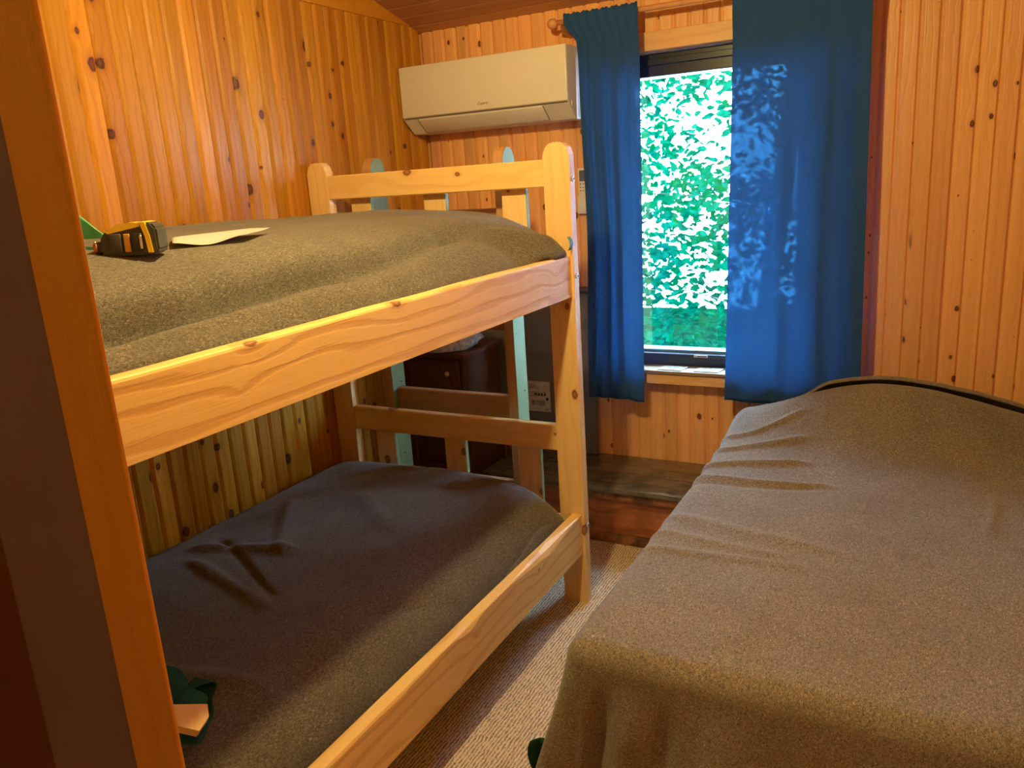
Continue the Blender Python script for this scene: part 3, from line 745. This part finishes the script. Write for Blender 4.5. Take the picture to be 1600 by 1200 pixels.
# drooping flap of the pillowcase: light green, with a dark green underside
def flap(u, v):
    x = -1.90+.325*u; zt = 1.492+min(.085, (-1.575-x)*.52); zb = 1.486
    return (x, 1.12-.05*v*(1-u)+.004*sin(u*11), zt-(zt-zb)*v*(.97+.03*sin(u*9)))
f1 = link('case_flap', grid_me('case_flap', 30, 10, flap, .002), M_mint, p1); f1.location = (1.86, -.87, -1.525)
dk = grid_me('case_underside', 26, 8, lambda u, v: (-1.84+.36*u, 1.075-.05*v-.01*u+.006*sin(u*20)*v, 1.486-.020*u*(1-v)+(1.462-1.486)*v+.012*v*u*0), .002)
f2 = link('case_underside', dk, M_green, p1, (1.86, -.87, -1.525)); f2['label'] = 'dark green underside of the pillowcase'
p2 = pillow('pillow', -1.55, .79, .555, .30, .19, .058, M_green, 'dark green pillow at the near end of the bottom bunk', 7)
def open_end(u, v):
    a = u*2*pi; r = 1+.12*sin(3*a+1)+.08*sin(5*a)
    return (.02+.045*v*r-.02*sin(a)*v, .080*cos(a)*r*(1-.12*v), .036*sin(a)*r*(1+.12*v))
oe = link('case_opening', grid_me('case_opening', 40, 8, open_end, .002), M_green, p2, (.215, .095, .000), (0, .05, .35)); oe['label'] = 'crumpled open end of the green pillowcase'

# tape measure -------------------------------------------------------
tm = empty('tape_measure', (-1.392, 1.038, 1.457), (0, .02, math.atan2(.07, .095))); tag(tm, 'black and yellow tape measure lying on the top bunk blanket', 'tape measure')
Bd = [(-.046, 0), (.050, 0), (.056, .008), (.055, .05), (.045, .061), (-.010, .060), (-.040, .047), (-.052, .030), (-.052, .006)]
bm2 = bmesh.new(); me = prism('case', Bd, .070, 'y'); bm2.from_mesh(me); bmesh.ops.bevel(bm2, geom=list(bm2.edges), offset=.004, segments=2, affect='EDGES'); bm2.to_mesh(me); bm2.free()
link('case', me, M_dgrey, tm, (0, -.02, 0))
def strip(nm, P, y, h, m): return link(nm, prism(nm, P, h, 'y'), m, tm, (0, y, 0))
o_ = [(.034, .0), (.042, .0), (.045, .03), (.042, .058), (.037, .0615), (.034, .0615), (.034, .045)]
strip('yellow_band', [(.036, .004), (.045, .004), (.042, .035), (.036, .0615), (.026, .0625), (.033, .035)], -.0225, .075, M_yel)
strip('yellow_trim', [(-.038, .046), (-.034, .042), (.026, .054), (.026, .061), (-.012, .0605)], -.0218, .002, M_yel)
link('yellow_top_mark', box_me('yellow_top_mark', .012, .04, .002, 0), M_yel, tm, (.008, .012, .0608))
link('belt_clip', box_me('belt_clip', .020, .006, .034, .003, 2), M_black, tm, (.018, -.0235, .025))
link('clip_shine', box_me('clip_shine', .005, .003, .026, .001), M_steel, tm, (.026, -.0265, .025))
link('amber_window', box_me('amber_window', .011, .004, .034, .001), M_gold, tm, (.0, -.0225, .024))
link('grip', box_me('grip', .022, .005, .036, .002, 2), M_dgrey, tm, (-.021, -.0225, .024))
link('tape_mouth', box_me('tape_mouth', .016, .03, .024, .004, 2), M_black, tm, (-.056, .0, .016))
link('hook', box_me('hook', .008, .022, .016, .002), M_red, tm, (-.062, -.006, .017))
link('rivet', sphere_me('rivet', .003, n=6), M_steel, tm, (-.060, -.018, .027))
# paper
def paper(u, v):
    A, B, C_, D = Vector((-1.52, 1.24, 0)), Vector((-1.40, 1.14, 0)), Vector((-1.43, 1.45, 0)), Vector((-1.375, 1.32, 0))
    p = (A*(1-v)+B*v)*(1-u)+(C_*(1-v)+D*v)*u
    base = 1.463 if p.x < -1.45 else 1.463-(p.x+1.45)*.22
    return (p.x, p.y, base+.012+.006*sin(u*6+v*2)*v+.007*u)
pp = link('paper_sheet', grid_me('paper_sheet', 24, 10, paper, .0006), M_paper); tag(pp, 'crumpled white paper sheet beside the tape measure on the top bunk', 'paper')

# ------------------------------------------------------------ right bed
rbm = empty('single_bed', (-.16, 2.33, 0)); tag(rbm, 'low single bed frame hidden under the grey blanket on the right', 'bed')
for (x, y) in ((-.56, 1.52), (.25, 1.52), (-.56, 3.10), (.25, 3.10)):
    link('leg', box_me('leg', .05, .05, .20, .003), M_bunkZ, rbm, (x+.16, y-2.33, .1005))
for x in (-.585, .275): link('side_rail', box_me('side_rail', .03, 1.62, .10, .003), M_bunkY, rbm, (x+.16, -.05, .251))
link('bed_base', box_me('bed_base', .83, 1.62, .02, 0), M_bunkY, rbm, (.0, -.02, .312))
mattress(-.58, .30, 1.49, 3.16, .323, .53, 'green sheeted mattress of the right hand bed showing below the blanket corner')
TOPZ = .578
bx_0, by_0 = -.625, 1.425
def topz(x, y):
    z = TOPZ
    # pillow hump at the far end
    hx = exp(-((x+.17)/.42)**2) if x < -.17 else exp(-((x+.17)/.62)**2)
    z += .185*hx*exp(-((y-3.04)/.21)**2 if y < 3.04 else -((y-3.04)/.17)**2)
    z += .006*vn(x*4+9, y*3)+.0025*vn(x*12, y*9)
    for (a, b, c, d, w, h) in RID: z += ridge(x, y+.012*vn(x*7, b*5), a, b, c, d, w*(.75+.5*abs(vn(x*6, d*3))), h*.9)
    return z
RID = [(-.68, 2.66, -.42, 2.78, .016, .014), (-.68, 2.52, -.40, 2.62, .018, .016), (-.68, 2.42, -.30, 2.46, .014, .010), (-.66, 2.80, -.45, 2.90, .014, .012),
       (-.62, 2.38, -.33, 2.43, .016, -.007), (-.66, 2.00, -.35, 1.95, .02, .008), (-.66, 1.88, -.30, 1.90, .018, .008), (-.60, 2.10, -.2, 2.02, .025, .007),
       (.00, 2.06, .11, 1.72, .007, .007), (.18, 2.5, .16, 2.3, .012, .010)]
def rbf(u, v):
    a = bx_0-.42+(.325-(bx_0-.42))*u; b = by_0-.50+(3.195-(by_0-.50))*v
    ox, oy = max(0, bx_0-a), max(0, by_0-b); d = hypot(ox, oy)
    cx_, cy_ = max(a, bx_0), max(b, by_0)
    z0 = topz(cx_, cy_)
    if d <= 0:
        e = max(0, b-3.11); z0 -= .9*e*e/.1*1.0
        return (a, b, z0)
    nx, ny = -ox/d, -oy/d; r = .055; q = min(d/r, pi/2)
    out = r*sin(q); drop = r*(1-cos(q)); rest = max(0, d-r*pi/2)
    t = (a if ny < -.7 else b)
    ang = math.atan2(oy, ox)                       # 0 = side, pi/2 = foot
    corner = sin(2*ang)
    fold = .5*sin(t*16+1.0+.8*sin(t*5))+.35*sin(t*29+2) if corner < .05 else .5*sin(ang*7+1.2)
    slope = .17+.16*corner**2+.10*fold*min(1, rest/.15)
    if nx < -.7 and corner < .6: slope = .10+.05*fold
    if ny < -.7:
        for (xc, a_, w_) in ((-.575, -.9, .020), (-.515, .8, .030), (-.435, -.7, .022), (-.33, .7, .035), (-.22, -.35, .03), (.06, .5, .04), (.16, -.6, .03)):
            out += .030*a_*exp(-((t+.35*rest*(-.3-t)-xc)/w_)**2)*ss(.0, .16, rest)
    out += rest*slope; drop += rest*math.sqrt(max(.1, 1-slope*slope))
    z = max(z0-drop, .03)
    return (cx_+nx*out, cy_+ny*out, z)
rbk = link('wool_blanket', grid_me('wool_blanket', 130, 200, rbf, .004), M_wool); tag(rbk, 'grey brown wool blanket draped over the bed on the right', 'blanket')
# folded blanket hem behind the pillow hump
def hem(u, v):
    x = -.45+.765*u; y = 3.08+.115*v
    z = topz(x, 3.06)+.016+.008*sin(v*pi)+.004*vn(u*9, 2)-.03*(1-ss(0, .15, u))-.62*max(0, v-.1)**2*.2
    return (x, y, z)
hm = link('folded_hem', grid_me('folded_hem', 60, 14, hem, .006), M_wool, rbk)
# green sheet corner showing under the drape
rmat = [o for o in bpy.data.objects if o.name.startswith('mattress') and o.get('label', '').startswith('green sheeted mattress of the right')][0]
gs = link('sheet_corner', grid_me('sheet_corner', 12, 14, lambda u, v: (-.735+.10*u-.015*sin(v*9), 1.33+.015*sin(u*8)+.03*u, .06+.28*v), .002), M_green, rmat, tuple(-rmat.location))
